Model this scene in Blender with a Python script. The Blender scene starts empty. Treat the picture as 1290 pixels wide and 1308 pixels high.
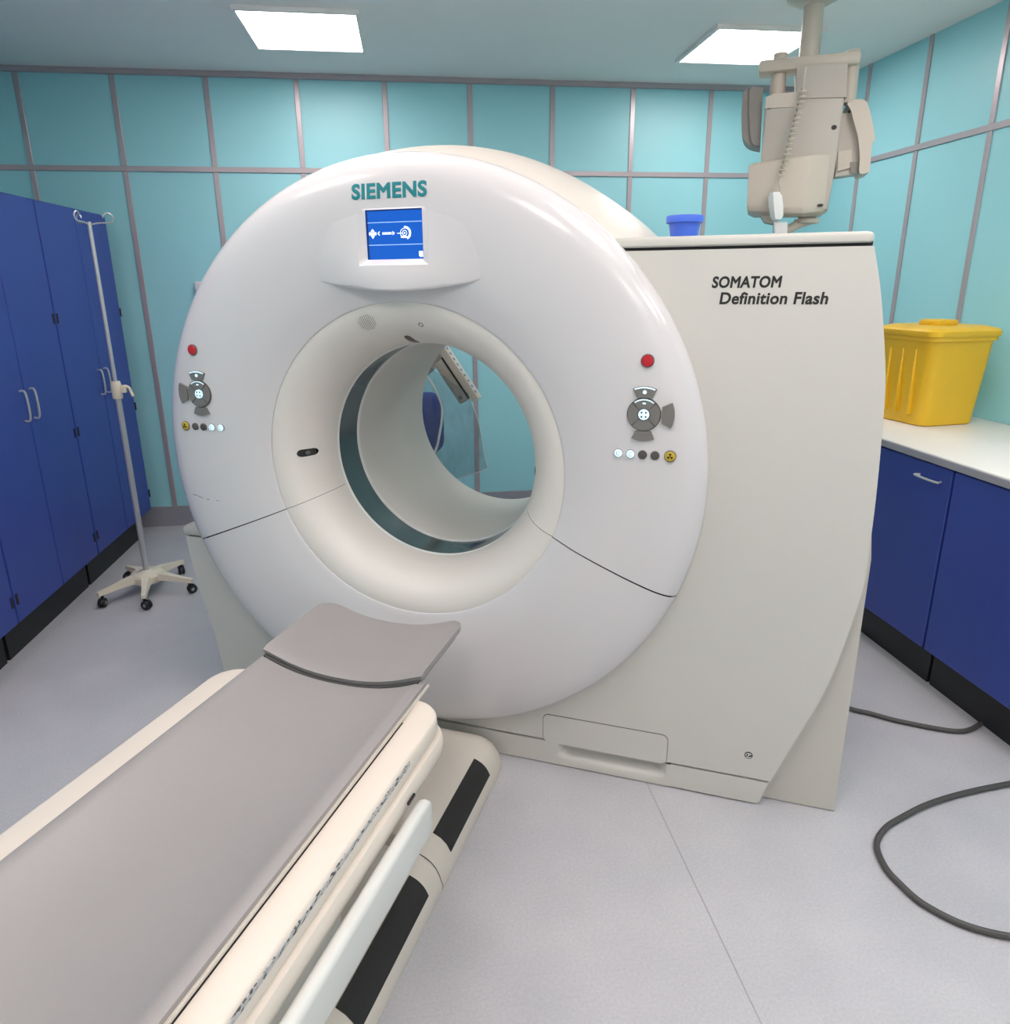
import bpy, bmesh, math, random
from mathutils import Vector, Matrix
random.seed(7)
COL = bpy.context.scene.collection
PI = math.pi
sin, cos, R = math.sin, math.cos, math.radians

# ------------------------------------------------------------------ helpers
def srgb(c):
    return tuple(((v/255)/12.92 if v/255 <= .04045 else ((v/255+.055)/1.055)**2.4) for v in c) + (1,)

def mat(name, col, rough=.45, metal=0, spec=.5, var=.04, scale=6, bump=0, bscale=80, coat=0, emit=0, ecol=None):
    """principled surface whose colour is broken up by a little procedural noise"""
    m = bpy.data.materials.new(name); m.use_nodes = True
    nt = m.node_tree; N, L = nt.nodes, nt.links
    b = N['Principled BSDF']
    b.inputs['Roughness'].default_value = rough; b.inputs['Metallic'].default_value = metal
    b.inputs['Specular IOR Level'].default_value = spec
    b.inputs['Coat Weight'].default_value = coat; b.inputs['Coat Roughness'].default_value = .12
    c = srgb(col)
    tc = N.new('ShaderNodeTexCoord'); no = N.new('ShaderNodeTexNoise')
    no.inputs['Scale'].default_value = scale; no.inputs['Detail'].default_value = 3
    L.new(tc.outputs['Object'], no.inputs['Vector'])
    mx = N.new('ShaderNodeMix'); mx.data_type = 'RGBA'
    mx.inputs[6].default_value = tuple(v*(1-var) for v in c[:3]) + (1,)
    mx.inputs[7].default_value = tuple(min(1, v*(1+var)) for v in c[:3]) + (1,)
    L.new(no.outputs['Fac'], mx.inputs[0]); L.new(mx.outputs[2], b.inputs['Base Color'])
    if bump:
        n2 = N.new('ShaderNodeTexNoise'); n2.inputs['Scale'].default_value = bscale; n2.inputs['Detail'].default_value = 4
        L.new(tc.outputs['Object'], n2.inputs['Vector'])
        bp = N.new('ShaderNodeBump'); bp.inputs['Strength'].default_value = bump; bp.inputs['Distance'].default_value = .004
        L.new(n2.outputs['Fac'], bp.inputs['Height']); L.new(bp.outputs['Normal'], b.inputs['Normal'])
    if emit:
        b.inputs['Emission Color'].default_value = srgb(ecol or col); b.inputs['Emission Strength'].default_value = emit
    return m

def link(name, me, m=None, parent=None, sharp=35):
    o = bpy.data.objects.new(name, me); COL.objects.link(o)
    if m: me.materials.append(m)
    if len(me.polygons):
        me.polygons.foreach_set('use_smooth', [True]*len(me.polygons))
        me.set_sharp_from_angle(angle=R(sharp))
    if parent: o.parent = parent
    return o

def obj(name, bm, m, parent=None, sharp=35, fixn=True):
    if fixn: bmesh.ops.recalc_face_normals(bm, faces=bm.faces[:])
    me = bpy.data.meshes.new(name); bm.to_mesh(me); bm.free()
    return link(name, me, m, parent, sharp)

def tag(o, label, cat, group=None, kind=None):
    o['label'] = label; o['category'] = cat
    if group: o['group'] = group
    if kind: o['kind'] = kind
    return o

def struct(o): o['kind'] = 'structure'; return o

def empty(name, loc=(0,0,0), rz=0):
    o = bpy.data.objects.new(name, None); COL.objects.link(o)
    o.location = loc; o.rotation_euler = (0,0,rz); o.empty_display_size = .1
    return o

def box(bm, x0, x1, y0, y1, z0, z1, bev=0, seg=2, M=None):
    b2 = bmesh.new()
    bmesh.ops.create_cube(b2, size=1)
    for v in b2.verts:
        v.co = Vector(((x0+x1)/2+v.co.x*(x1-x0), (y0+y1)/2+v.co.y*(y1-y0), (z0+z1)/2+v.co.z*(z1-z0)))
    if bev: bmesh.ops.bevel(b2, geom=b2.edges[:], offset=bev, segments=seg, affect='EDGES', profile=.5)
    if M is not None: bmesh.ops.transform(b2, matrix=M, verts=b2.verts[:])
    merge(bm, b2)

def merge(bm, b2):
    me = bpy.data.meshes.new('tmp'); b2.to_mesh(me); b2.free(); bm.from_mesh(me); bpy.data.meshes.remove(me)

def loft(bm, rings, close=True, cap0=False, cap1=False):
    V = [[bm.verts.new(p) for p in r] for r in rings]
    n = len(V[0])
    for a, b in zip(V[:-1], V[1:]):
        for i in range(n if close else n-1):
            j = (i+1) % n
            try: bm.faces.new((a[i], a[j], b[j], b[i]))
            except ValueError: pass
    if cap0: bm.faces.new(V[0][::-1])
    if cap1: bm.faces.new(V[-1])
    return V

def cyl(bm, p0, p1, r0, r1=None, n=20, caps=True):
    r1 = r0 if r1 is None else r1
    p0, p1 = Vector(p0), Vector(p1); d = (p1-p0).normalized()
    u = d.orthogonal().normalized(); w = d.cross(u)
    rg = lambda c, r: [c + u*(r*cos(2*PI*k/n)) + w*(r*sin(2*PI*k/n)) for k in range(n)]
    loft(bm, [rg(p0, r0), rg(p1, r1)], True, caps, caps)

def tube(bm, pts, r, n=10):
    pts = [Vector(p) for p in pts]; rings = []; u = None
    for i, p in enumerate(pts):
        d = (pts[min(i+1, len(pts)-1)] - pts[max(i-1, 0)]).normalized()
        if u is None: u = d.orthogonal().normalized()
        u = (u - d*u.dot(d)).normalized(); w = d.cross(u)
        rr = r[i] if isinstance(r, (list, tuple)) else r
        rings.append([p + u*(rr*cos(2*PI*k/n)) + w*(rr*sin(2*PI*k/n)) for k in range(n)])
    loft(bm, rings, True, True, True)

def smooth_path(pts, k=8):
    out = []; P = [Vector(p) for p in pts]
    for i in range(len(P)-1):
        a, b, c, d = P[max(i-1,0)], P[i], P[i+1], P[min(i+2,len(P)-1)]
        for s in range(k):
            t = s/k
            out.append(.5*((2*b)+(c-a)*t+(2*a-5*b+4*c-d)*t*t+(3*b-a-3*c+d)*t**3))
    out.append(P[-1]); return out

def revolve_y(bm, prof, zc, a0=0, a1=360, n=128):
    """profile of (radius, y) turned about the axis x=0, z=zc that runs along y"""
    full = abs(a1-a0-360) < 1e-6
    m = n if full else n+1
    rings = [[(r*cos(R(a0+(a1-a0)*k/n)), y, zc+r*sin(R(a0+(a1-a0)*k/n))) for k in range(m)] for r, y in prof]
    loft(bm, rings, full)

def lathe_z(bm, prof, c=(0,0,0), n=32, cap0=True, cap1=True):
    loft(bm, [[(c[0]+r*cos(2*PI*k/n), c[1]+r*sin(2*PI*k/n), c[2]+z) for k in range(n)] for r, z in prof], True, cap0, cap1)

def prism_xz(bm, poly, y0, y1, bev=0, seg=2):
    """polygon in the x-z plane pushed from y0 to y1"""
    b2 = bmesh.new()
    a = [b2.verts.new((x, y0, z)) for x, z in poly]; b = [b2.verts.new((x, y1, z)) for x, z in poly]
    b2.faces.new(a); b2.faces.new(b[::-1]); n = len(poly)
    for i in range(n): b2.faces.new((a[i], b[i], b[(i+1)%n], a[(i+1)%n]))
    if bev:
        ed = [e for e in b2.edges if abs(e.verts[0].co.y-e.verts[1].co.y) < 1e-6 and e.verts[0].co.y == min(y0, y1)]
        bmesh.ops.bevel(b2, geom=ed, offset=bev, segments=seg, affect='EDGES', profile=.5)
    merge(bm, b2)

def rrect(cx, cy, hx, hy, r, k=6):
    out = []
    for sx, sy, a in ((1,1,0), (-1,1,90), (-1,-1,180), (1,-1,270)):
        for i in range(k+1):
            t = R(a+90*i/k); out.append((cx+sx*(hx-r)+r*cos(t), cy+sy*(hy-r)+r*sin(t)))
    return out

def spline(pts, k=6):
    return [(v.x, v.y) for v in smooth_path([(x, z, 0) for x, z in pts], k)]

def text_mesh(name, body, m, parent, x0, x1, z0, z1, y, bold=.02, shear=0, depth=.002, bulk=1):
    ys_ = y if callable(y) else (lambda a, b: y)
    cu = bpy.data.curves.new('txt', 'FONT'); cu.body = body; cu.offset = 0; cu.bevel_depth = bold; cu.bevel_resolution = 0; cu.shear = shear; cu.extrude = .02; cu.resolution_u = 6
    cu.space_character = bulk
    t = bpy.data.objects.new('txt', cu); COL.objects.link(t)
    dg = bpy.context.evaluated_depsgraph_get(); dg.update()
    me = bpy.data.meshes.new_from_object(t.evaluated_get(dg)); me.name = name
    bpy.data.objects.remove(t); bpy.data.curves.remove(cu)
    xs = [v.co.x for v in me.vertices]; ys = [v.co.y for v in me.vertices]; zs = [v.co.z for v in me.vertices]
    ax, bx_, ay, by = min(xs), max(xs), min(ys), max(ys); az, bz = min(zs), max(zs)
    for v in me.vertices:
        x, yy, z = v.co
        xx, zz = x0+(x-ax)/(bx_-ax)*(x1-x0), z0+(yy-ay)/(by-ay)*(z1-z0); v.co = (xx, ys_(xx, zz)-(z-az)/(bz-az)*depth, zz)
    me.materials.clear()
    return link(name, me, m, parent, 40)

# ------------------------------------------------------------------ materials
def wall_mat():
    m = mat('teal_laminate', (160,219,227), .38, var=.03, scale=1.2, spec=.4)
    return m
def floor_mat():
    m = bpy.data.materials.new('grey_vinyl_floor'); m.use_nodes = True
    N, L = m.node_tree.nodes, m.node_tree.links; b = N['Principled BSDF']
    tc = N.new('ShaderNodeTexCoord')
    n1 = N.new('ShaderNodeTexNoise'); n1.inputs['Scale'].default_value = 3; n1.inputs['Detail'].default_value = 5
    n2 = N.new('ShaderNodeTexNoise'); n2.inputs['Scale'].default_value = 130; n2.inputs['Detail'].default_value = 2
    r1 = N.new('ShaderNodeValToRGB'); r1.color_ramp.elements[0].position = .3; r1.color_ramp.elements[1].position = .7
    r1.color_ramp.elements[0].color = srgb((181,180,185)); r1.color_ramp.elements[1].color = srgb((194,192,196))
    r2 = N.new('ShaderNodeValToRGB'); r2.color_ramp.elements[0].position = .3; r2.color_ramp.elements[1].position = .72
    r2.color_ramp.elements[0].color = (.82,.82,.82,1); r2.color_ramp.elements[1].color = (1.05,1.05,1.05,1)
    mx = N.new('ShaderNodeMix'); mx.data_type = 'RGBA'; mx.blend_type = 'MULTIPLY'; mx.inputs[0].default_value = .55
    for n in (n1, n2): L.new(tc.outputs['Object'], n.inputs['Vector'])
    L.new(n1.outputs['Fac'], r1.inputs[0]); L.new(n2.outputs['Fac'], r2.inputs[0])
    L.new(r1.outputs[0], mx.inputs[6]); L.new(r2.outputs[0], mx.inputs[7]); L.new(mx.outputs[2], b.inputs['Base Color'])
    b.inputs['Roughness'].default_value = .38; b.inputs['Specular IOR Level'].default_value = .4
    return m
def film_mat(name, col, alpha, rough=.15):
    m = bpy.data.materials.new(name); m.use_nodes = True
    nt = m.node_tree; N, L = nt.nodes, nt.links
    for n in list(N): N.remove(n)
    out = N.new('ShaderNodeOutputMaterial'); tr = N.new('ShaderNodeBsdfTransparent'); gl = N.new('ShaderNodeBsdfPrincipled')
    tr.inputs[0].default_value = (.78,.80,.82,1)
    gl.inputs['Base Color'].default_value = srgb(col); gl.inputs['Roughness'].default_value = rough
    no = N.new('ShaderNodeTexNoise'); no.inputs['Scale'].default_value = 9; no.inputs['Detail'].default_value = 4
    mr = N.new('ShaderNodeMapRange'); mr.inputs[1].default_value = .4; mr.inputs[2].default_value = .75
    mr.inputs[3].default_value = alpha*.7; mr.inputs[4].default_value = alpha*1.6
    ms = N.new('ShaderNodeMixShader')
    L.new(no.outputs['Fac'], mr.inputs[0]); L.new(mr.outputs[0], ms.inputs[0])
    L.new(tr.outputs[0], ms.inputs[1]); L.new(gl.outputs[0], ms.inputs[2]); L.new(ms.outputs[0], out.inputs[0])
    return m
def worn_mat():
    m = mat('worn_edge_strip', (190,186,178), .6)
    N, L = m.node_tree.nodes, m.node_tree.links; b = N['Principled BSDF']
    tc = N.new('ShaderNodeTexCoord'); mp = N.new('ShaderNodeMapping'); mp.inputs['Scale'].default_value = (90, 70, 160)
    no = N.new('ShaderNodeTexNoise'); no.inputs['Scale'].default_value = 1; no.inputs['Detail'].default_value = 6
    rp = N.new('ShaderNodeValToRGB'); e = rp.color_ramp.elements
    e[0].position = .53; e[0].color = srgb((190,190,188)); e[1].position = .6; e[1].color = srgb((58,62,68))
    L.new(tc.outputs['Object'], mp.inputs[0]); L.new(mp.outputs[0], no.inputs['Vector']); L.new(no.outputs['Fac'], rp.inputs[0])
    L.new(rp.outputs[0], b.inputs['Base Color'])
    return m

M = dict(
    wall=wall_mat(), floor=floor_mat(), ceiling=mat('white_ceiling', (244,241,238), .8, var=.02),
    seam=mat('floor_seam', (160,161,165), .5), skirting=mat('grey_skirting', (152,152,160), .5), strip=mat('metal_joint_strip', (184,172,176), .32, metal=.35, var=.05),
    blue=mat('blue_laminate', (50,70,152), .4, var=.06), black=mat('black_plastic', (26,27,29), .5),
    dark=mat('dark_gap', (28,29,30), .8), white=mat('white_gloss_cover', (215,211,212), .22, var=.012, scale=3, coat=.35),
    beige=mat('beige_funnel_cover', (224,218,211), .36, var=.015, scale=3), body=mat('warm_white_cover', (220,211,202), .36, var=.015, scale=3, coat=.1),
    rear=mat('rear_cover', (198,194,185), .45, var=.02), panel=mat('cream_side_cover', (206,203,196), .42, var=.015, scale=2), cap=mat('grey_cream_cap', (190,188,181), .45, var=.02),
    window=mat('dark_scan_window', (72,84,86), .1, spec=.7, var=.15, scale=8), linerm=mat('bore_liner', (224,217,210), .42, var=.015),
    lip=mat('white_lip', (232,232,230), .3), screen=mat('blue_screen', (8,60,150), .2, emit=.62, ecol=(24,98,200), var=.02),
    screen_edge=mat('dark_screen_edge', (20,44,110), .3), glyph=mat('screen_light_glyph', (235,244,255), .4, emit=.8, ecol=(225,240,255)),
    gline=mat('screen_pale_line', (150,190,240), .4, emit=.5, ecol=(140,185,240)),
    teal_ink=mat('teal_ink', (22,128,136), .45), black_ink=mat('black_ink', (30,30,28), .5), red=mat('red_button', (190,32,44), .35),
    key=mat('grey_key', (120,117,113), .4, var=.06), key_dark=mat('dark_grey_key', (82,79,78), .4, var=.06),
    lit=mat('lit_key', (225,240,250), .4, emit=.75, ecol=(180,228,244)), yellow_key=mat('yellow_key', (196,168,52), .4),
    ring=mat('grey_ring', (92,90,88), .4), slot=mat('black_glass', (24,22,20), .08, spec=.9), glint=mat('silver', (170,172,176), .25, metal=.7),
    vinyl=mat('grey_vinyl_pad', (156,151,150), .42, var=.05, scale=3, bump=.12, bscale=40), vinyl_dark=mat('dark_pad_underside', (74,72,72), .5),
    cream=mat('cream_table_cover', (224,213,201), .42, var=.015), cream2=mat('light_beige_cover', (214,206,195), .45, var=.02),
    grey_rail=mat('grey_white_rail', (216,216,212), .4), worn=worn_mat(), rubber=mat('black_rubber_mat', (34,33,33), .75, bump=.3, bscale=300),
    base=mat('beige_base_cover', (206,198,187), .45, var=.02), ivm=mat('ivory_plastic', (226,217,196), .45), steel=mat('steel_tube', (196,198,198), .3, metal=.45),
    putty=mat('putty_plastic', (205,194,180), .45, var=.02), putty2=mat('grey_putty_plastic', (186,178,168), .45, var=.02), grey=mat('grey_plastic', (140,134,129), .5),
    bluegrey=mat('blue_grey_mark', (120,140,176), .5), tub=mat('blue_tub_plastic', (64,104,214), .4), bin=mat('yellow_bin_plastic', (226,180,36), .4, var=.05), counter=mat('white_worktop', (232,228,222), .4),
    cable=mat('grey_cable', (74,72,70), .55), film=film_mat('clear_film', (160,178,186), .24), tubing=mat('clear_tubing', (226,234,234), .2),
    navy=mat('blue_fabric', (44,58,140), .7, bump=.2), lamp=mat('light_diffuser', (255,255,255), .5, emit=15, ecol=(255,245,242)),
)

# ------------------------------------------------------------------ room
XL, XR, YB, YF, H = -2.45, 2.88, 2.779, -3.9, 2.92
def slab(name, x0,x1,y0,y1,z0,z1,m):
    bm = bmesh.new(); box(bm, x0,x1,y0,y1,z0,z1); return struct(obj(name, bm, m))
slab('floor', XL-.1, XR+.1, YF-.1, YB+.1, -.1, 0, M['floor'])
slab('ceiling', XL-.1, XR+.1, YF-.1, YB+.1, H, H+.1, M['ceiling'])
slab('wall_back', XL-.1, XR+.1, YB, YB+.1, 0, H, M['wall'])
slab('wall_left', XL-.1, XL, YF, YB, 0, H, M['wall'])
slab('wall_right', XR, XR+.1, YF, YB, 0, H, M['wall'])
slab('wall_front', XL-.1, XR+.1, YF-.1, YF, 0, H, M['ceiling'])
slab('baseboard_back', XL, XR, YB-.012, YB, 0, .145, M['skirting'])
slab('baseboard_left', XL, XL+.012, YF, YB-.012, 0, .145, M['skirting'])
slab('baseboard_right', XR-.012, XR, YF, YB-.012, 0, .145, M['skirting'])
nt_ = 0
def strip(x0,x1,y0,y1,z0,z1):
    global nt_; nt_ += 1
    bm = bmesh.new(); box(bm, x0,x1,y0,y1,z0,z1, .002, 1); struct(obj('trim_%d' % nt_, bm, M['strip']))
RZ = 2.366
for k in range(-1, 9):
    x = -1.706+.5445*k
    strip(x-.016, x+.016, YB-.008, YB, .145, RZ-.016); strip(x-.016, x+.016, YB-.008, YB, RZ+.016, H)
strip(XL, XR, YB-.010, YB, RZ-.016, RZ+.016)
for y in (2.215, 1.687, 1.16, .63, .1, -.43, -.96, -1.49):
    strip(XR-.008, XR, y-.016, y+.016, .145, RZ-.016); strip(XR-.008, XR, y-.016, y+.016, RZ+.016, H)
    strip(XL, XL+.008, y-.016, y+.016, .145, RZ-.016); strip(XL, XL+.008, y-.016, y+.016, RZ+.016, H)
strip(XR-.010, XR, YF, YB-.01, RZ-.016, RZ+.016); strip(XL, XL+.010, YF, YB-.01, RZ-.016, RZ+.016)
strip(XL, XR, YB-.03, YB, H-.03, H)

# ceiling lights
def ceiling_light(x, y, label):
    t = tag(empty('ceiling_light', (x, y, H)), label, 'light', 'square ceiling light panels')
    bm = bmesh.new(); s = .30
    for a in ((-s,s,-s,-s+.02),(-s,s,s-.02,s),(-s,-s+.02,-s+.02,s-.02),(s-.02,s,-s+.02,s-.02)): box(bm, *a, -.02, 0)
    obj('frame', bm, M['ceiling'], t)
    bm = bmesh.new(); box(bm, -s+.02, s-.02, -s+.02, s-.02, -.012, -.002); obj('diffuser', bm, M['lamp'], t)
for x, y, l in [(-.45,1.95,'square light panel in the ceiling near the back wall, left of the scanner top'), (1.95,1.95,'square light panel in the ceiling above the hanging equipment head'),
                (-.45,.0,'square light panel in the ceiling left over the scanner ring'), (1.95,-.1,'square light panel in the ceiling right over the scanner side cover'),
                (-.45,-2.0,'square light panel in the ceiling over the left side of the patient table'), (1.6,-2.3,'square light panel in the ceiling at the right near the front wall'), (.55,-3.3,'added square fill light panel in the ceiling by the front wall, behind the viewer'), (.7,-1.15,'added square fill light panel in the ceiling above the viewer, in front of the ring'),  # panels behind and above the viewer are added to brighten the ring front
                (-1.75,-.6,'added square fill light panel in the ceiling above the tall lockers'), (2.3,-1.5,'added square fill light panel in the ceiling above the nearest base cabinet')]:  # locker and cabinet panels are added fill that evens out the room light
    ceiling_light(x, y, l)

# ------------------------------------------------------------------ CT scanner (local frame: x across its front, y into the bore)
W = .4414; CW, SW = cos(W), sin(W)
def room(x, y, z=0): return (CW*x+SW*y, -SW*x+CW*y, z)
ZC, YC = 1.0726, .028
ct = tag(empty('ct_scanner', (0,0,0), -W), 'large white ring-shaped CT scanner with blue screen above its bore, standing on the floor', 'ct scanner')
FACE = [(.530,.001),(.534,-.003),(.56,-.012),(.62,-.029),(.70,-.040),(.78,-.045),(.84,-.0445),(.885,-.040),(.915,-.031),(.938,-.017),(.952,.002),(.958,.020),(.957,.034)]
def facey(r):
    for (a, ya), (b, yb) in zip(FACE[:-1], FACE[1:]):
        if a <= r <= b and b > a: return ya+(yb-ya)*(r-a)/(b-a)
    return FACE[0][1]
def dense(prof, k=4): return spline(prof, k)
g = .16
for a0, a1 in ((-21.6+g, 201.3-g), (201.3+g, 338.4-g)):
    bm = bmesh.new(); revolve_y(bm, dense(FACE), ZC, a0, a1, 160); obj('front_cover', bm, M['white'], ct, 50)
FUN = [(.530-.14*sin(R(t)), .002+.207*(1-cos(R(t)))) for t in range(0, 91, 5)]
g = .10
for a0, a1 in ((-21.6+g, 201.3-g), (201.3+g, 338.4-g)):
    bm = bmesh.new(); revolve_y(bm, FUN+[(.390,.214)], ZC, a0, a1, 160); obj('bore_funnel', bm, M['beige'], ct, 50)
bm = bmesh.new()                                                       # dark backing that shows in the cover joints
revolve_y(bm, [(.400,.21),(.415,.15),(.45,.08),(.54,.012),(.62,-.016),(.78,-.034),(.90,-.026),(.945,.012),(.945,.034)], ZC); obj('cover_joint_backing', bm, M['dark'], ct)
bm = bmesh.new(); revolve_y(bm, [(.390,.207),(.3875,.209),(.3875,.216),(.391,.217)], ZC); obj('bore_lip', bm, M['lip'], ct)
bm = bmesh.new(); revolve_y(bm, [(.3935,.214),(.3935,.360)], ZC); obj('scan_window', bm, M['window'], ct)
bm = bmesh.new(); revolve_y(bm, [(.393,.358),(.388,.359),(.3865,.364),(.388,.372)], ZC); obj('bore_lip', bm, M['lip'], ct)
bm = bmesh.new(); revolve_y(bm, [(.388,.370),(.390,.5),(.396,.75),(.408,.98),(.415,1.03),(.43,1.038)], ZC); obj('bore_liner', bm, M['linerm'], ct)
bm = bmesh.new()
revolve_y(bm, dense([(.93,.034),(.955,.06),(.985,.14),(1.010,.24),(1.020,.34),(1.020,.6),(1.015,.82),(.985,.95),(.92,1.03),(.80,1.038)], 3)+[(.428,1.038)], ZC, n=160)
obj('gantry_body', bm, M['body'], ct, 50)

# right side cover
edge = spline([(1.316,1.738),(1.349,1.612),(1.385,1.412),(1.395,1.287),(1.404,1.113),(1.408,.93),(1.405,.784),(1.354,.493),(1.288,.29),(1.222,.100)], 5)
bm = bmesh.new(); arc = [(.90*cos(R(a)), ZC+.90*sin(R(a))) for a in range(-104, 48, 4)]
prism_xz(bm, [(-.22,.100)]+arc+[(.606,1.738)]+edge, YC, YC+.032, .016, 4); obj('side_cover', bm, M['panel'], ct, 45)
bm = bmesh.new(); prism_xz(bm, [(.46,.004),(.46,1.736),(1.305,1.736),(1.34,1.61),(1.376,1.41),(1.39,1.25),(1.405,1.05),(1.425,.88),(1.427,.004)], YC+.042, .96, .004, 1); obj('rear_housing', bm, M['rear'], ct, 30)
bm = bmesh.new()
def caprings(ins, z, x0=.5, x1=1.315, y0=YC-.004, y1=.972):
    return [(x, y, z) for x, y in rrect((x0+x1)/2, (y0+y1)/2, (x1-x0)/2-ins, (y1-y0)/2-ins, .014)]
loft(bm, [caprings(.004,1.746), caprings(0,1.750), caprings(0,1.764), caprings(.004,1.771), caprings(.012,1.774)], True, True, True)
obj('top_cap', bm, M['cap'], ct, 40)
bm = bmesh.new(); box(bm, .55, 1.3135, YC+.006, .95, 1.734, 1.750); obj('cap_gap', bm, M['dark'], ct)
bm = bmesh.new(); box(bm, -.80, .50, YC+.010, .9, .070, .104); box(bm, .905, 1.20, YC+.010, .9, .070, .104); obj('plinth_gap', bm, M['dark'], ct)

# plinth with a scooped finger recess under the service panel
bm = bmesh.new()
def plinth(x0, x1, fr=YC, top=.092):
    prism = [(x0,.004),(x0,top),(x1,top),(x1,.004)]
    prism_xz(bm, prism, fr, .9, 0)
plinth(-.90, .50); 
prism_xz(bm, [(.906,.006),(.906,.092),(1.216,.092),(1.205,.05),(1.197,.018),(1.188,.006)], YC, .3, .006, 2)
scoop = []
for z, d in ((.004,0),(.030,0),(.036,.003),(.044,.012),(.050,.030),(.058,.036),(.092,.036)):
    row = []
    for x, s in ((.500,0),(.516,0),(.526,.35),(.542,.9),(.562,1),(.84,1),(.864,.9),(.882,.35),(.892,0),(.906,0)):
        row.append((x, YC+d*s, z))
    scoop.append(row)
loft(bm, scoop, False)
obj('base_plinth', bm, M['panel'], ct, 40)
def plate(bm, poly, y0, y1, bev=.0015): prism_xz(bm, poly, y0, y1, bev, 2)
bm = bmesh.new(); plate(bm, [(x,z) for x,z in rrect(.677,.147,.2165,.0575,.022)], YC-.0006, YC+.01, 0); obj('service_panel_joint', bm, M['ring'], ct)
bm = bmesh.new(); plate(bm, [(x,z) for x,z in rrect(.677,.146,.2145,.0555,.020)], YC-.0016, YC+.01, .0008); obj('service_panel', bm, M['panel'], ct, 40)
# round emblem sticker low on the right cover
em = None
bm = bmesh.new(); cyl(bm, (1.148,YC+.002,.184), (1.148,YC-.0015,.184), .0125, n=28); em = obj('round_sticker', bm, M['black_ink'], ct)
bm = bmesh.new()
for a0, a1, r0, r1 in ((20,200,.007,.0095),(215,340,.007,.0095)):
    loft(bm, [[(1.148+r*cos(R(a0+(a1-a0)*k/14)), YC-.0021, .184+r*sin(R(a0+(a1-a0)*k/14))) for k in range(15)] for r in (r0, r1)], False)
for q in ([(1.1445,.1795),(1.148,.1795),(1.1515,.1885),(1.148,.1885)], [(1.146,.187),(1.1535,.187),(1.1535,.189),(1.146,.189)]):
    bm.faces.new([bm.verts.new((x,YC-.0021,z)) for x,z in q])
obj('sticker_mark', bm, M['lip'], em)
# low left side cover with its own cap
ledge = spline([(-1.046,.690),(-1.036,.59),(-1.012,.44),(-.975,.29),(-.955,.15),(-.935,.012)], 4)
bm = bmesh.new(); prism_xz(bm, [(-.5,.012),(-.5,.690)]+ledge, .085, .13, .010, 3); obj('side_cover', bm, M['panel'], ct, 45)
bm = bmesh.new(); prism_xz(bm, [(-.46,.006),(-.46,.688),(-1.036,.688),(-1.022,.55),(-.992,.40),(-.985,.006)], .122, .50, .003, 1); obj('rear_housing', bm, M['rear'], ct, 30)
bm = bmesh.new()
loft(bm, [caprings(i, z, -1.056, -.5, .078, .51) for i, z in ((.003,.698),(0,.702),(0,.722),(.006,.732),(.016,.736))], True, True, True); obj('top_cap', bm, M['cap'], ct, 40)
bm = bmesh.new(); box(bm, -1.035, -.5, .092, .49, .684, .701); obj('cap_gap', bm, M['dark'], ct)

# display hood above the bore
hood = bmesh.new()
HX0, HX1, HZ0, HZ1 = -.285, .305, 1.636, 1.935
def hy(x, z):
    r = math.hypot(x, z-ZC); base = facey(r)
    u = (x-(HX0+HX1)/2)/((HX1-HX0)/2); fx = cos(PI/2*min(1,abs(u)))**1.6
    t = min(1, max(0, (HZ1-z)/.28)); t = t*t*(3-2*t)
    d = fx*t*max(0, base+.050+.026*t)
    return base + .0016*(1-min(1, d/.004)) - d
def zbot(x):
    u = (x-(HX0+HX1)/2)/((HX1-HX0)/2); return 1.634 + .036*u*u
BX0, BX1, BZ0, BZ1 = -.104, .124, 1.709, 1.874
xs = [HX0+(BX0-HX0)*i/14 for i in range(14)]+[BX0+(BX1-BX0)*i/16 for i in range(16)]+[BX1+(HX1-BX1)*i/14 for i in range(15)]
NB, NM, NT = 10, 12, 6
def zrow(x):
    zb = zbot(x)
    return [zb+(BZ0-zb)*i/NB for i in range(NB)]+[BZ0+(BZ1-BZ0)*i/NM for i in range(NM)]+[BZ1+(HZ1-BZ1)*i/NT for i in range(NT+1)]
grid = []
for x in xs:
    col = []; zr = zrow(x); z0 = zr[0]; y0 = hy(x, z0)
    yb = facey(math.hypot(x, z0+.02-ZC))+.012
    for t in (0, .5, .85): col.append(hood.verts.new((x, yb+(y0+.006-yb)*t, z0+.014*(1-t)+.002)))
    col.append(hood.verts.new((x, y0+.004*min(1,(abs(y0-yb))*20), z0+.0012)))
    for z in zr[0:1]: col.append(hood.verts.new((x, y0, z0+.006)))
    for z in zr[1:]: col.append(hood.verts.new((x, hy(x, z), z)))
    grid.append(col)
OFF = 4
for i in range(len(xs)-1):
    for j in range(len(grid[0])-1):
        if 14 <= i < 30 and OFF+NB <= j < OFF+NB+NM: continue
        hood.faces.new((grid[i][j], grid[i+1][j], grid[i+1][j+1], grid[i][j+1]))
loop = [grid[i][OFF+NB].co.copy() for i in range(14,30)]+[grid[30][j].co.copy() for j in range(OFF+NB,OFF+NB+NM)]+\
       [grid[i][OFF+NB+NM].co.copy() for i in range(30,14,-1)]+[grid[14][j].co.copy() for j in range(OFF+NB+NM,OFF+NB,-1)]
obj('display_hood', hood, M['white'], ct, 50)
SX0, SX1, SZ0, SZ1, SY = -.078, .1035, 1.727, 1.8655, -.048
bz = bmesh.new(); mid = Vector(((BX0+BX1)/2, 0, (BZ0+BZ1)/2)); rings = [loop]
def inner(p, y, k=1):
    u = (p.x-BX0)/(BX1-BX0); v = (p.z-BZ0)/(BZ1-BZ0); return Vector((SX0+(SX1-SX0)*u, y, SZ0+(SZ1-SZ0)*v))
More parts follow.
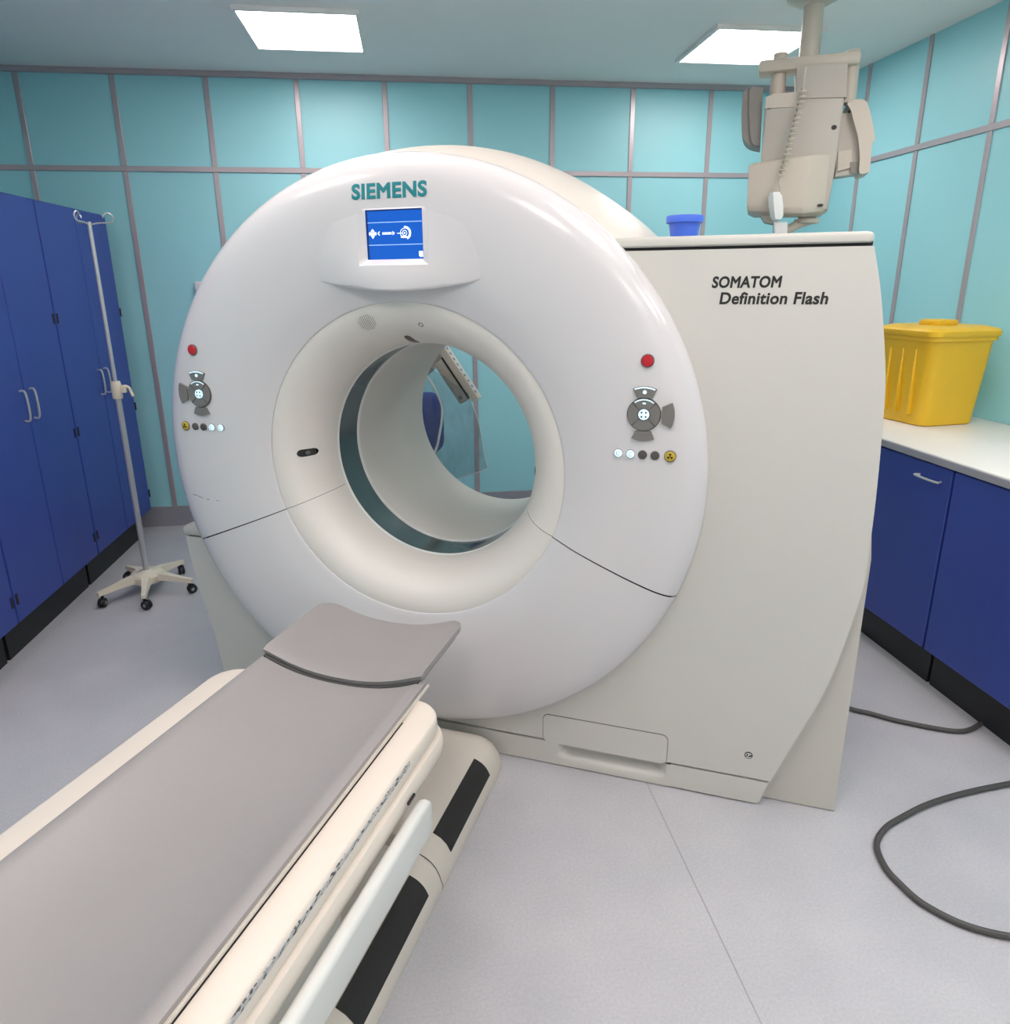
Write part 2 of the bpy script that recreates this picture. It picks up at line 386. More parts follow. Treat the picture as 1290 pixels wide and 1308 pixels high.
rings.append([p.lerp(inner(p, SY), .12)+Vector((0,.001,0)) for p in loop])
rings.append([p.lerp(inner(p, SY), .9) for p in loop]); rings.append([inner(p, SY+.004) for p in loop])
loft(bz, rings, True); obj('screen_bezel', bz, M['white'], ct, 50)
bm = bmesh.new(); box(bm, SX0-.003, SX1+.003, SY+.0015, SY+.006, SZ0-.003, SZ1+.003); scr = obj('display_screen', bm, M['screen'], ct)
def quadz(bm, x0,x1,z0,z1,y=SY+.0008): bm.faces.new([bm.verts.new(p) for p in ((x0,y,z0),(x1,y,z0),(x1,y,z1),(x0,y,z1))])
SWd, SHt = SX1-SX0, SZ1-SZ0
def sp(u, v): return (SX0+u*SWd, SZ1-v*SHt)
def poly_s(bm, pts, y=SY+.0004): bm.faces.new([bm.verts.new((sp(u,v)[0], y, sp(u,v)[1])) for u,v in pts])
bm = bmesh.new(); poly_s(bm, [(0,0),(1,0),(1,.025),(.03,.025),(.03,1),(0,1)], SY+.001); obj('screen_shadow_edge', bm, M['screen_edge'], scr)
bm = bmesh.new()
for v in (.245,.70): poly_s(bm, [(.03,v),(1,v),(1,v+.016),(.03,v+.016)])
obj('screen_line', bm, M['gline'], scr)
bm = bmesh.new()
poly_s(bm, [(.045,.445),(.18,.445),(.18,.505),(.045,.505)]); poly_s(bm, [(.075,.432),(.112,.375),(.15,.432)]); poly_s(bm, [(.075,.518),(.15,.518),(.112,.58)])
poly_s(bm, [(.195,.475),(.235,.43),(.245,.43),(.225,.475),(.245,.52),(.235,.52)])
for a in (.29,.325,.36,.395,.43): poly_s(bm, [(a,.455),(a+.027,.45),(a+.027,.50),(a,.50)])
poly_s(bm, [(.475,.43),(.515,.475),(.475,.52)])
def arc_s(bm, cu, cv, r0, r1, a0, a1, asp=SWd/SHt, n=20):
    P = lambda r, a: (cu+r*cos(R(a)), cv-r*asp*sin(R(a)))
    for k in range(n):
        a, b = a0+(a1-a0)*k/n, a0+(a1-a0)*(k+1)/n
        poly_s(bm, [P(r0,a),P(r1,a),P(r1,b),P(r0,b)])
arc_s(bm, .70,.478,.068,.105,-70,100); arc_s(bm, .685,.478,.066,.076,90,280); arc_s(bm, .69,.478,.035,.045,0,360); arc_s(bm, .69,.478,0.0,.014,0,360)
poly_s(bm, [(.62,.535),(.72,.535),(.74,.575),(.62,.575)]); poly_s(bm, [(.555,.475),(.655,.475),(.655,.488),(.555,.488)])
obj('screen_symbols', bm, M['glyph'], scr)

bm = bmesh.new(); poly_s(bm, [(.93,.85),(1.0,.85),(1.0,.965),(.945,.965),(.93,.94)]); obj('screen_icon', bm, M['glyph'], scr)
text_mesh('brand_lettering', 'SIEMENS', M['teal_ink'], ct, -.1215, .1225, 1.896, 1.9405, lambda x, z: min(facey(math.hypot(x, z-ZC)), hy(x, z) if z < HZ1 else 0)-.0004, bold=.040, depth=.0016, bulk=1.06)
text_mesh('model_lettering', 'SOMATOM', M['black_ink'], ct, .927, 1.106, 1.637, 1.668, YC+.0002, bold=.036, shear=.10, depth=.0012, bulk=1.05)
text_mesh('model_lettering', 'Definition Flash', M['black_ink'], ct, .950, 1.224, 1.594, 1.6265, YC+.0002, bold=.030, shear=.10, depth=.0012, bulk=1.05)

# control panels either side of the bore
def sector(bm, cx, cz, r0, r1, a0, a1, y0, y1, n=10, flat=False):
    poly = [(cx+r1*cos(R(a0+(a1-a0)*k/n)), cz+r1*sin(R(a0+(a1-a0)*k/n))) for k in range(n+1)]
    if flat: poly += [(cx+r0*cos(R(a1)), cz+r0*sin(R(a1))), (cx+r0*cos(R(a0)), cz+r0*sin(R(a0)))]
    else: poly += [(cx+r0*cos(R(a1+(a0-a1)*k/n)), cz+r0*sin(R(a1+(a0-a1)*k/n))) for k in range(n+1)]
    prism_xz(bm, poly, y0, y1, .0012, 2)
def disc(name, cx, cz, r, m, parent, h=.006, rim=None):
    y = facey(math.hypot(cx, cz-ZC)); bm = bmesh.new()
    if rim:
        b2 = bmesh.new(); cyl(b2, (cx,y+.004,cz), (cx,y-h*.6,cz), r*1.15, r*1.12, 28); rm_ = obj('button_rim', b2, rim, parent)
    loft(bm, [[(cx+q*cos(2*PI*k/28), y+yy, cz+q*sin(2*PI*k/28)) for k in range(28)] for q, yy in ((r,.004),(r,-h*.6),(r*.92,-h*.9),(r*.6,-h))], True, False, True)
    return obj(name, bm, m, parent), y-h
for s in (1, -1):
    cx, cz = .769*s, 1.293
    y = facey(math.hypot(cx, cz-ZC))
    disc('emergency_stop_button', .772*s-.003*(s<0), 1.444, .0165, M['red'], ct, .010, M['ring'])
    bm = bmesh.new(); cyl(bm, (cx,y+.003,cz), (cx,y-.0035,cz), .0480, n=48); pad = obj('control_pad', bm, M['key_dark'], ct)
    for a in (45, 135, 225, 315):
        bm = bmesh.new(); sector(bm, cx, cz, .0185, .0455, a+2, a+88, y-.007, y)
        lit_top = (a == 45)
        k = obj('direction_key', bm, M['key'], pad)
        if lit_top:
            bm = bmesh.new(); sector(bm, cx, cz, .0415, .0445, 52, 128, y-.0078, y-.006); obj('key_light', bm, M['lit'], pad)
    bm = bmesh.new(); sector(bm, cx, cz, .0300, .0345, 82, 98, y-.0078, y-.006); obj('key_light', bm, M['lit'], pad)
    bm = bmesh.new()
    cyl(bm, (cx,y,cz), (cx,y-.0075,cz), .0160, .0150, 28); c = obj('centre_key', bm, M['lit'], pad)
    bm = bmesh.new()
    for a in (45,135,225,315):
        cyl(bm, (cx+.0085*cos(R(a)), y-.007, cz+.0085*sin(R(a))), (cx+.0085*cos(R(a)), y-.0082, cz+.0085*sin(R(a))), .0030, n=10)
    obj('centre_key_mark', bm, M['key_dark'], c)
    for mid, ra, rb, m in ((90,.0525,.0800,M['key']), (270,.0525,.0770,M['key']), (0 if s > 0 else 180,.0560,.0860,M['key'])):
        bm = bmesh.new(); sector(bm, cx, cz, ra, rb, mid-25, mid+25, y-.006, y+.003, flat=True); kk = obj('outer_key', bm, m, pad)
        if mid == 90:
            bm = bmesh.new(); sector(bm, cx, cz, .0750, .0785, 68, 112, y-.0072, y-.005)
            cyl(bm, (cx,y-.005,cz+.064), (cx,y-.0070,cz+.064), .0055, n=14); obj('key_light', bm, M['lit'], kk)
    for x, r, m, rim in ((.700,.0115,M['lit'],M['glint']), (.736,.0115,M['lit'],M['glint']), (.7705,.0115,M['key_dark'],M['ring']), (.806,.0115,M['key_dark'],M['ring']), (.849,.0150,M['yellow_key'],M['ring'])):
        b, yb = disc('round_button', x*s, 1.175, r, m, ct, .007, rim)
        if m is M['yellow_key']:
            bm = bmesh.new()
            for a in (90, 210, 330): sector(bm, x*s, 1.175, .0018, .0085, a-30, a+30, yb-.0006, yb+.002)
            cyl(bm, (x*s, yb+.002, 1.175), (x*s, yb-.0006, 1.175), .0015, n=10)
            obj('radiation_mark', bm, M['black_ink'], b)
        elif m is M['lit']:
            bm = bmesh.new(); loft(bm, [[(x*s+q*cos(R(40+28*k)), yb-.0004, 1.175+q*sin(R(40+28*k))) for k in range(11)] for q in (.0045,.0062)], False)
            obj('button_mark', bm, M['ring'], b)
# scuff on the left of the cover
bm = bmesh.new()
for x, z, l in ((-.862,.918,.030),(-.835,.912,.022),(-.80,.906,.055)):
    yy = facey(math.hypot(x, z-ZC))-.0008
    bm.faces.new([bm.verts.new(p) for p in ((x,yy,z),(x+l,facey(math.hypot(x+l,z-ZC))-.0008,z-.004),(x+l,facey(math.hypot(x+l,z-ZC))-.0008,z-.0052),(x,yy,z-.003))])
obj('scuff_mark', bm, M['ring'], ct)

# laser slots, speaker grille and indicator in the funnel
def fun(t, ang, lift=0):
    r = .530-.14*sin(R(t)); y = .002+.207*(1-cos(R(t)))
    nr, ny = -sin(R(t))*.207, -cos(R(t))*.14*1.0
    # outward normal of the funnel surface (towards the axis and the front)
    tn = Vector((-.14*cos(R(t)), .207*sin(R(t)))); n = Vector((-tn.y, tn.x)).normalized()
    if n.y > 0: n = -n
    r += n.x*lift; y += n.y*lift
    return Vector((r*cos(R(ang)), y, ZC+r*sin(R(ang))))
def fpatch(bm, t0, t1, a0, a1, lift, rnd=.5, n=16):
    """rounded patch lying on the funnel"""
    cyy = (a0+a1)/2; ha = (a1-a0)/2; rows = []
    for k in range(n+1):
        t = t0+(t1-t0)*k/n; d = min(t-t0, t1-t)/(ha*4.2)
        h = ha*(math.sqrt(max(0, 1-(1-min(1, d))**2))*.92+.08)
        rows.append([fun(t, cyy-h*1.02, -.001), fun(t, cyy-h, lift), fun(t, cyy-h*.4, lift), fun(t, cyy+h*.4, lift), fun(t, cyy+h, lift), fun(t, cyy+h*1.02, -.001)])
    loft(bm, rows, False)
for ang, t0, t1 in ((179.2,33,60), (93.2,50,78), (-2.5,60,84)):
    bm = bmesh.new(); fpatch(bm, t0, t1, ang-1.75, ang+1.75, .0012, .5); sl = obj('laser_slot', bm, M['slot'], ct)
    bm = bmesh.new(); tm = (t0+t1)/2; fpatch(bm, tm-3, tm+3, ang-1.1, ang+1.1, .0018, .2); obj('laser_lens', bm, M['ring'], sl)
bm = bmesh.new()
for i in range(-4, 5):
    for j in range(-4, 5):
        if (i/4.6)**2+(j/4.6)**2 > 1.05: continue
        T_, A_ = 20+2.3*j, 105.5+.78*i
        c = fun(T_, A_, .0007); u = (fun(T_+.5, A_, .0007)-c).normalized(); v = (fun(T_, A_+.1, .0007)-c).normalized()
        bm.faces.new([bm.verts.new(c+(u*cos(2*PI*k/8)+v*sin(2*PI*k/8))*.0017) for k in range(8)])
obj('speaker_grille', bm, M['ring'], ct)
bm = bmesh.new(); c = fun(29, 83.4, .0006); u = (fun(30,83.4,.0006)-c).normalized(); v = (fun(29,84,.0006)-c).normalized()
loft(bm, [[c+(u*cos(2*PI*k/20)+v*sin(2*PI*k/20))*q for k in range(20)] for q in (.0055,.0088)]); obj('indicator_ring', bm, M['ring'], ct)

# ------------------------------------------------------------------ patient table (same heading as the scanner)
TY = -1.7
pt = tag(empty('patient_table', room(0, TY), -W), 'cream patient table with long grey vinyl mattress reaching toward the scanner ring', 'table')
def P(x, y, z): return (x, y-TY, z)
def body_ring(ins, z, hx=.353, y0=-3.05, y1=-.545, r=.085, cx=-.008):
    p = rrect(cx, (y0+y1)/2, hx-ins, (y1-y0)/2-ins, max(.01, r-ins), 8)
    (xa, ya), (xb, yb_) = p[8], p[9]
    p[9:9] = [(xa+(xb-xa)*k/15, ya) for k in range(1, 15)]            # the head end of the tray is open under the mattress
    return [P(x, y, min(z, .512) if z > .5 and y > y1-.13 and abs(x) < .238 else z) for x, y in p]
bm = bmesh.new()
prof = [(.12,.500),(.100,.520),(.094,.572),(.012,.580),(.005,.577),(.001,.570),(0,.552),(0,.536),(.006,.531),(.006,.526),(-.008,.522),(-.013,.512),(-.014,.495),(-.012,.478),(-.002,.468),(.03,.455),(.07,.44),(.11,.43)]
loft(bm, [body_ring(i, z) for i, z in prof], True, True, True); obj('table_body', bm, M['cream'], pt, 40)
bm = bmesh.new()
box(bm, .3440, .3464, -3.0-TY, -.78-TY, .560, .572)
obj('worn_edge_strip', bm, M['worn'], pt)
bm = bmesh.new(); box(bm, -.24, .24, -2.75-TY, -.95-TY, .115, .45, .01); obj('lift_column', bm, M['cream2'], pt)
# mattress: a shallow trough with rounded raised edges
def trough(x, hw, dep, z): return z - dep*max(0, 1-(abs(x)/(hw*.94))**2.3)
def pad(name, y0, y1, hw, ztop, dep, thick, ny, bowf=lambda y: 0, corner=.0, mats=('vinyl','vinyl_dark'), endz=lambda s: 0, cx=0):
    bm = bmesh.new(); NX = 28; top = []; bot = []
    for j in range(ny+1):
        s = j/ny; y = y0+(y1-y0)*s; rt = []; rb = []
        for i in range(NX+1):
            u = -1+2*i/NX; h = hw
            if corner and s > .8: h = hw*(1-.06*((s-.8)/.2)**3)
            x = cx+u*h; e = max(0, (abs(u)-.94)/.06)
            z = trough(u*h, h, dep, ztop)-.006*e*e+endz(s)
            yy = y+bowf(u)*(1 if s < .5 else -.0)*(1-s*2 if s < .5 else 0)
            if corner and s > .85: yy -= corner*max(0, abs(u)-.72)**2/.28**2*((s-.85)/.15)**2
            rt.append((*P(x, yy, 0)[:2], z)); rb.append((*P(cx+u*h*.985, yy, 0)[:2], trough(u*h, h, dep, ztop)-thick+endz(s)))
        top.append(rt); bot.append(rb)
    rings = [t+b[::-1] for t, b in zip(top, bot)]
    loft(bm, rings, True, True, True)
    return bm
o = obj('mattress', pad('m', -3.0, -.485, .262, .606, .048, .030, 40), M['vinyl'], pt, 60)
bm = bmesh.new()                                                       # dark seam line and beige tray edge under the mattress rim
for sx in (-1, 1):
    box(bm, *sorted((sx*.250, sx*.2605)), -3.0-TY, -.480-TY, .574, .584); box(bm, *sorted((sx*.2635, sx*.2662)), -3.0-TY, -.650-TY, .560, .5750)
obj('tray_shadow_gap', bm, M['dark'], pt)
bm = bmesh.new()
for sx in (-1, 1): box(bm, *sorted((sx*.256, sx*.2645)), -3.0-TY, -.478-TY, .5765, .5852, .001, 1)
obj('tray_edge', bm, M['cream2'], pt)
# headrest
ny = 18; NX = 28
def hr_z(u, s): return .634+.002*s-.056*max(0, 1-abs(u)**2.2)-.004*max(0,(abs(u)-.9)/.1)
def hr_y(u, s):
    y = -.506+.344*s
    return y
rings = []
bm = bmesh.new()
for j in range(ny+1):
    s = j/ny; hw = .256-.012*max(0,(s-.8)/.2)**3; rt = []; rb = []
    for i in range(NX+1):
        u = -1+2*i/NX; x = u*hw; y = hr_y(u, s) - (.03*max(0, abs(u)-.78)**2/.0484*max(0,(s-.7)/.3)**2)
        e = 0
        if s < .06: e = .006*(1-s/.06)
        rt.append(P(x, y, hr_z(u, s)-e)); rb.append(P(x*.99, y+.004, hr_z(u, s)-.022))
    rings.append(rt+rb[::-1])
loft(bm, rings, True, True, True)
o = obj('headrest', bm, M['vinyl'], pt, 55)
bm = bmesh.new(); rings = []
for j in range(ny+1):
    s = j/ny; hw = .250-.014*max(0,(s-.8)/.2)**3; rt = []; rb = []
    for i in range(NX+1):
        u = -1+2*i/NX; x = u*hw; y = -.516+.344*s - (.03*max(0, abs(u)-.78)**2/.0484*max(0,(s-.7)/.3)**2)
        rt.append(P(x, y, hr_z(u, s)-.020)); rb.append(P(x*.97, y, hr_z(u, s)-.040))
    rings.append(rt+rb[::-1])
loft(bm, rings, True, True, True); obj('headrest_shell', bm, M['vinyl_dark'], pt, 55)
bm = bmesh.new(); box(bm, -.10, .10, -1.0-TY, -.30-TY, .503, .527, .004); obj('headrest_support', bm, M['cream2'], pt)
# white side handle with its brackets
def bar(bm, pts, hx, hz, r=.012, k=5):
    rings = []
    for (x, y, z, s) in pts:
        rings.append([(*P(x+a*s, y, 0)[:2], z+b*s) for a, b in rrect(0, 0, hx, hz, r, k)])
    loft(bm, rings, True, True, True)
bm = bmesh.new(); bar(bm, [(.382,-.765,.425,.35),(.382,-.772,.427,.75),(.382,-.79,.429,.96),(.382,-.83,.43,1),(.382,-2.4,.43,1),(.382,-2.44,.43,.8)], .017, .052, .014)
hb = obj('side_handle', bm, M['grey_rail'], pt, 50)
bm = bmesh.new()
bm.free()
for y in (-.86, -1.6, -2.3):
    bm = bmesh.new(); box(bm, .28, .372, y-TY-.02, y-TY+.02, .41, .45, .004); obj('handle_bracket', bm, M['cream2'], hb)
bm = bmesh.new(); box(bm, .362, .3665, -.835-TY, -.800-TY, .496, .503); obj('rail_catch', bm, M['black'], pt)
# floor base
def base_ring(ins, z, y0, y1, hx=.332, r=.075): return [P(x, y, z) for x, y in rrect(0, (y0+y1)/2, hx-ins, (y1-y0)/2-ins*.6, max(.012, r-ins*.3), 8)]
bprof = [(0,.002),(0,.016),(.004,.030),(.010,.050),(.022,.074),(.040,.092),(.065,.104),(.10,.112),(.15,.116)]
bm = bmesh.new(); loft(bm, [base_ring(i, z, -2.7, .012) for i, z in bprof], True, True, True); obj('floor_base', bm, M['base'], pt, 50)
for y0, y1 in ((-.505,-.155), (-1.05,-.668), (-1.5,-1.13)):
    for sx in (1, -1):
        bm = bmesh.new()
        up = [(sx*(.332-i), z) for i, z in spline(bprof[3:7], 4)]
        rings = []
        for y in (y0, y1):
            rings.append([P(x+sx*.0022, y, z+.0022) for x, z in up]+[P(x-sx*.004, y, z-.004) for x, z in up[::-1]])
        loft(bm, rings, True, True, True); obj('grip_mat', bm, M['rubber'], pt, 50)
bm = bmesh.new(); up = [(.332-i, z) for i, z in spline(bprof, 3)]; up = up+[(-x, z) for x, z in up[::-1]]
loft(bm, [[P(x*1.0015, y, z+.0010) for x, z in up] for y in (-.5945, -.5915)], False); obj('base_joint', bm, M['dark'], pt)

# ------------------------------------------------------------------ blue tub on the scanner's right cap
t = tag(empty('tub', room(.83, .22, 1.7755)), 'small blue plastic tub with a lid standing on top of the scanner', 'tub')
bm = bmesh.new(); lathe_z(bm, [(.036,0),(.039,.003),(.047,.052)], n=40); obj('tub_body', bm, M['tub'], t)
bm = bmesh.new(); lathe_z(bm, [(.049,.044),(.0535,.046),(.0540,.062),(.052,.0655),(.040,.066)], n=40); obj('lid', bm, M['tub'], t)

# ------------------------------------------------------------------ drip stand
iv = tag(empty('drip_stand', (-1.506, 1.600, 0)), 'steel drip stand on five-legged cream castor base beside the blue lockers', 'drip stand')
bm = bmesh.new(); lathe_z(bm, [(.055,.060),(.080,.068),(.087,.080),(.087,.108),(.078,.120),(.030,.127),(.022,.132)], n=36); obj('hub', bm, M['ivm'], iv)
for i, a in enumerate((-76,-136,-15,64,133)):
    bm = bmesh.new(); d = Vector((cos(R(a)), sin(R(a)), 0)); n = Vector((-d.y, d.x, 0)); Lg = .245
    rings = []
    for s, hw, z0, z1 in ((.05,.034,.078,.121),(.12,.022,.078,.113),(.22,.014,.070,.094),(.262,.0135,.066,.088),(.268,.011,.068,.086)):
        c = d*s; rings.append([c+n*hw+Vector((0,0,z0)), c-n*hw+Vector((0,0,z0)), c-n*hw*.8+Vector((0,0,z1)), c+n*hw*.8+Vector((0,0,z1))])
    loft(bm, rings, True, True, True); leg = obj('leg', bm, M['ivm'], iv, 40)
    bm = bmesh.new(); cyl(bm, d*.248+Vector((0,0,.045)), d*.248+Vector((0,0,.072)), .008, n=12)
    w2 = d*.248+Vector((cos(R(a+50))*.010, sin(R(a+50))*.010, .0265)); ax = Vector((cos(R(a+140)), sin(R(a+140)), 0))
    for sgn in (-1, 1): cyl(bm, w2+ax*(.004*sgn), w2+ax*(.017*sgn), .026, .024, 20)
    cs = obj('castor', bm, M['black'], leg, 40)
    bm = bmesh.new(); cyl(bm, w2-ax*.0176, w2+ax*.0176, .010, n=14); obj('castor_hub', bm, M['glint'], cs)
bm = bmesh.new(); cyl(bm, (0,0,.118), (0,0,1.16), .0150, n=20); obj('lower_pole', bm, M['steel'], iv)
bm = bmesh.new(); cyl(bm, (0,0,1.1), (0,0,1.96), .0100, n=18); obj('upper_pole', bm, M['steel'], iv)
bm = bmesh.new(); lathe_z(bm, [(.022,1.095),(.025,1.10),(.025,1.175),(.021,1.185)], n=24)
box(bm, .014, .05, -.010, .010, 1.125, 1.165, .005); cl = obj('height_clamp', bm, M['ivm'], iv)
bm = bmesh.new(); tube(bm, smooth_path([(.042,0,1.160),(.062,0,1.150),(.070,0,1.125),(.078,-.004,1.105)],5), .0075, 10); obj('clamp_lever', bm, M['ivm'], cl)
for a in (20, 140, 260):
    bm = bmesh.new(); d = Vector((cos(R(a)), sin(R(a)), 0))
    pts = [(0,0,1.945), d*.04+Vector((0,0,1.955)), d*.085+Vector((0,0,1.958))]
    pts += [d*(.085+.022*sin(R(k)))+Vector((0,0,1.980-.022*cos(R(k)))) for k in range(30,300,30)]
    tube(bm, smooth_path(pts,3), .0035, 8); obj('hook', bm, M['steel'], iv)

# ------------------------------------------------------------------ blue lockers on the left
def locker(y0, y1, label, doors):
    t = tag(empty('blue_locker', (-2.12, (y0+y1)/2, 0)), label, 'cabinet', 'tall blue lockers along the left wall')
    f = lambda x: x+2.12; yc = (y0+y1)/2; g_ = lambda y: y-yc
    bm = bmesh.new(); box(bm, f(-2.43), f(-1.822), g_(y0)+.001, g_(y1)-.001, .18, 2.08, .003, 1); obj('carcass', bm, M['blue'], t)
    bm = bmesh.new(); box(bm, f(-2.40), f(-1.88), g_(y0)+.01, g_(y1)-.01, 0, .18); obj('plinth', bm, M['black'], t)
    w = (y1-y0)/doors
    for k in range(doors):
        a, b = g_(y0+k*w)+.003, g_(y0+(k+1)*w)-.003
        bm = bmesh.new(); box(bm, f(-1.820), f(-1.800), a, b, .19, 2.07, .003, 1); d = obj('door', bm, M['blue'], t)
        hs = b if k == doors-1 else a; HO = .004 if (k and y1 > 2.5) else (-.016 if k else .016)
        for z in (.30, .90, 1.50):
            bm = bmesh.new(); cyl(bm, (f(-1.803), hs+HO, z-.025), (f(-1.803), hs+HO, z+.025), .009, n=12); obj('hinge', bm, M['black'], d)
        hy_ = a+.04 if k == doors-1 else b-.04
        bm = bmesh.new(); tube(bm, smooth_path([(f(-1.800),hy_,1.05),(f(-1.775),hy_,1.06),(f(-1.775),hy_,1.18),(f(-1.800),hy_,1.19)],4), .005, 8); obj('handle', bm, M['steel'], d)
locker(1.735, 2.59, 'tall blue locker in the back left corner, behind the drip stand', 2)
locker(.875, 1.730, 'tall blue locker second from the back wall at the left edge of the view', 2)
locker(.015, .870, 'tall blue locker nearest the viewer at the far left', 2)

# ------------------------------------------------------------------ right hand base cabinets, worktop and yellow bin
def base_unit(y0, y1, label):
    yc = (y0+y1)/2; t = tag(empty('base_cabinet', (2.49, yc, 0)), label, 'cabinet', 'blue base cabinets along the right wall')
    bm = bmesh.new(); box(bm, -.37, .385, y0-yc+.001, y1-yc-.001, .165, .945, .003, 1); obj('carcass', bm, M['blue'], t)
    bm = bmesh.new(); box(bm, -.335, .37, y0-yc+.005, y1-yc-.005, 0, .165); obj('plinth', bm, M['black'], t)
    bm = bmesh.new(); box(bm, -.390, -.371, y0-yc+.003, y1-yc-.003, .170, .938, .003, 1); d = obj('door', bm, M['blue'], t)
    bm = bmesh.new(); tube(bm, smooth_path([(-.39,-.22,.88),(-.415,-.22,.88),(-.415,-.10,.88),(-.39,-.10,.88)],4), .005, 8); obj('handle', bm, M['steel'], d)
base_unit(.665, 1.215, 'blue base cabinet by the right wall, farthest one, behind the scanner')
base_unit(.110, .660, 'blue base cabinet by the right wall just beyond the scanner right edge')
base_unit(-.445, .105, 'blue base cabinet by the right wall, nearest the viewer')
wt = tag(empty('worktop', (2.48, .385, .946)), 'long white worktop with grey front edge over blue base cabinets', 'worktop')
bm = bmesh.new(); box(bm, -.385, .395, -.84, .84, 0, .034, .004, 2); obj('top_slab', bm, M['counter'], wt)
bm = bmesh.new(); box(bm, -.393, -.3852, -.84, .84, 0, .030, .002, 1); obj('edge_band', bm, M['skirting'], wt)
yb = tag(empty('waste_bin', (2.56, .90, .981), .1), 'yellow plastic waste bin with lid on the white worktop', 'bin')
bm = bmesh.new()
def rr(h, z, r=.05, k=1.0): return [(x, y, z) for x, y in rrect(0, 0, h, h*k, r)]
loft(bm, [rr(.150,.0),rr(.156,.006),rr(.180,.395),rr(.182,.40),rr(.192,.402),rr(.192,.425)], True, True, True)
for y in (-.08, 0, .08): box(bm, -.182, -.150, y-.006, y+.006, .05, .36, .003, 1)
obj('bin_body', bm, M['bin'], yb, 40)
bm = bmesh.new(); loft(bm, [rr(.197,.420),rr(.200,.424),rr(.200,.446),rr(.190,.456),rr(.150,.468),rr(.140,.466)], True, True, True)
box(bm, -.06, .06, -.06, .06, .46, .492, .01); obj('lid', bm, M['bin'], yb, 40)

# ------------------------------------------------------------------ cables on the floor
bm = bmesh.new(); tube(bm, smooth_path([(1.52,.22,.012),(1.60,.09,.011),(1.703,-.034,.011),(1.761,-.075,.011),(1.851,-.145,.011),(2.02,-.23,.011),(2.14,-.20,.011)],8), .009, 10)
tag(obj('floor_cable', bm, M['cable']), 'dark cable running on the floor from behind the scanner to the right', 'cable')
bm = bmesh.new(); tube(bm, smooth_path([(2.2,-.50,.011),(1.85,-.53,.011),(1.65,-.565,.011),(1.508,-.612,.011),(1.428,-.647,.011),(1.362,-.702,.011),(1.333,-.776,.011),(1.333,-.838,.011),(1.36,-.93,.011),(1.46,-1.02,.011),(1.7,-1.10,.011)],8), .009, 10)
tag(obj('floor_cable', bm, M['cable']), 'dark looped cable on the open floor in front of the scanner at right', 'cable')
bm = bmesh.new(); box(bm, .762, .765, -3.5, -.30, .0004, .0012); struct(obj('trim_90', bm, M['seam']))

# small socket box on the back wall left of the ring
ws = tag(empty('wall_socket', (-1.325, YB, 1.64)), 'small white socket box on the teal wall beside the ring top left', 'socket')
bm = bmesh.new(); box(bm, -.045, .045, -.035, 0, -.045, .045, .006); obj('socket_body', bm, M['lip'], ws)
bm = bmesh.new(); cyl(bm, (0,-.0352,0), (0,-.037,0), .022, n=20); obj('socket_face', bm, M['cap'], ws)

# ------------------------------------------------------------------ ceiling hung equipment head behind the right of the scanner
IX, IY, IZ = 1.89, 1.15, 2.20
hd = tag(empty('hanging_equipment_head', (IX, IY, IZ), R(-26)), 'cream equipment head with coiled cord hanging from the ceiling behind the scanner', 'medical equipment')
s_ = 3.42/893.8
def q(px, py):
    u, v = px-1060, py-200; px, py = px-(.064*u-.088*v), py-(-.052*u+.068*v); return ((px-1020)*s_, (207-py)*s_)
def qprism(bm, pts, y0, y1, bev=.008): prism_xz(bm, [q(*p) for p in pts], y0, y1, bev, 3)
bm = bmesh.new(); qprism(bm, [(969,215),(975,143),(1013,143),(1013,121),(1073,121),(1061,222),(1054,270),(966,270)], .0, .20, .012); obj('main_housing', bm, M['putty2'], hd, 40)
bm = bmesh.new(); qprism(bm, [(975,145),(976,132),(985,128),(1015,126),(1016,144)], -.004, .19, .006); obj('upper_shell', bm, M['putty'], hd, 40)
bm = bmesh.new(); qprism(bm, [(1014,134),(1014,96),(1074,96),(1073,134)], -.006, .20, .008); obj('upper_shell', bm, M['putty2'], hd, 40)
# lower front cover with a chamfered right face
bm = bmesh.new(); L1 = [(953,215),(1030,203),(1060,199)]; 
def lp(px, py, y): x, z = q(px, py); return (x, y, z)
rings = [[lp(960,277,.02), lp(1020,279,-.005), lp(1048,275,.03), lp(1048,275,.20), lp(960,277,.20)],
         [lp(952,273,-.02), lp(1022,276,-.050), lp(1053,270,.015), lp(1053,270,.21), lp(952,273,.21)],
         [lp(951,266,-.028), lp(1023,269,-.060), lp(1055,263,.012), lp(1055,263,.215), lp(951,266,.215)],
         [lp(954,216,-.028), lp(1031,205,-.060), lp(1061,200,.012), lp(1061,200,.215), lp(954,216,.215)],
         [lp(958,213,-.020), lp(1031,203.5,-.050), lp(1059,199,.018), lp(1059,199,.21), lp(958,213,.21)]]
loft(bm, rings, True, True, True); bmesh.ops.bevel(bm, geom=bm.edges[:], offset=.004, segments=2, affect='EDGES', profile=.5)
lc = obj('lower_cover', bm, M['putty'], hd, 30)
def rivet(px, py, r, y, parent, m='black', ry=1):
    x, z = q(px, py); bm = bmesh.new(); lathe = [[(x+r*cos(2*PI*k/20), y, z+r*ry*sin(2*PI*k/20)) for k in range(20)], [(x+r*cos(2*PI*k/20), y+.01, z+r*ry*sin(2*PI*k/20)) for k in range(20)]]
    loft(bm, lathe, True, True, True); return obj('screw_hole', bm, M[m], parent)
rivet(1059.5,169,.012,-.0012,hd,ry=.85); rivet(1044,264.5,.014,-.025,lc,ry=.45)
bm = bmesh.new()
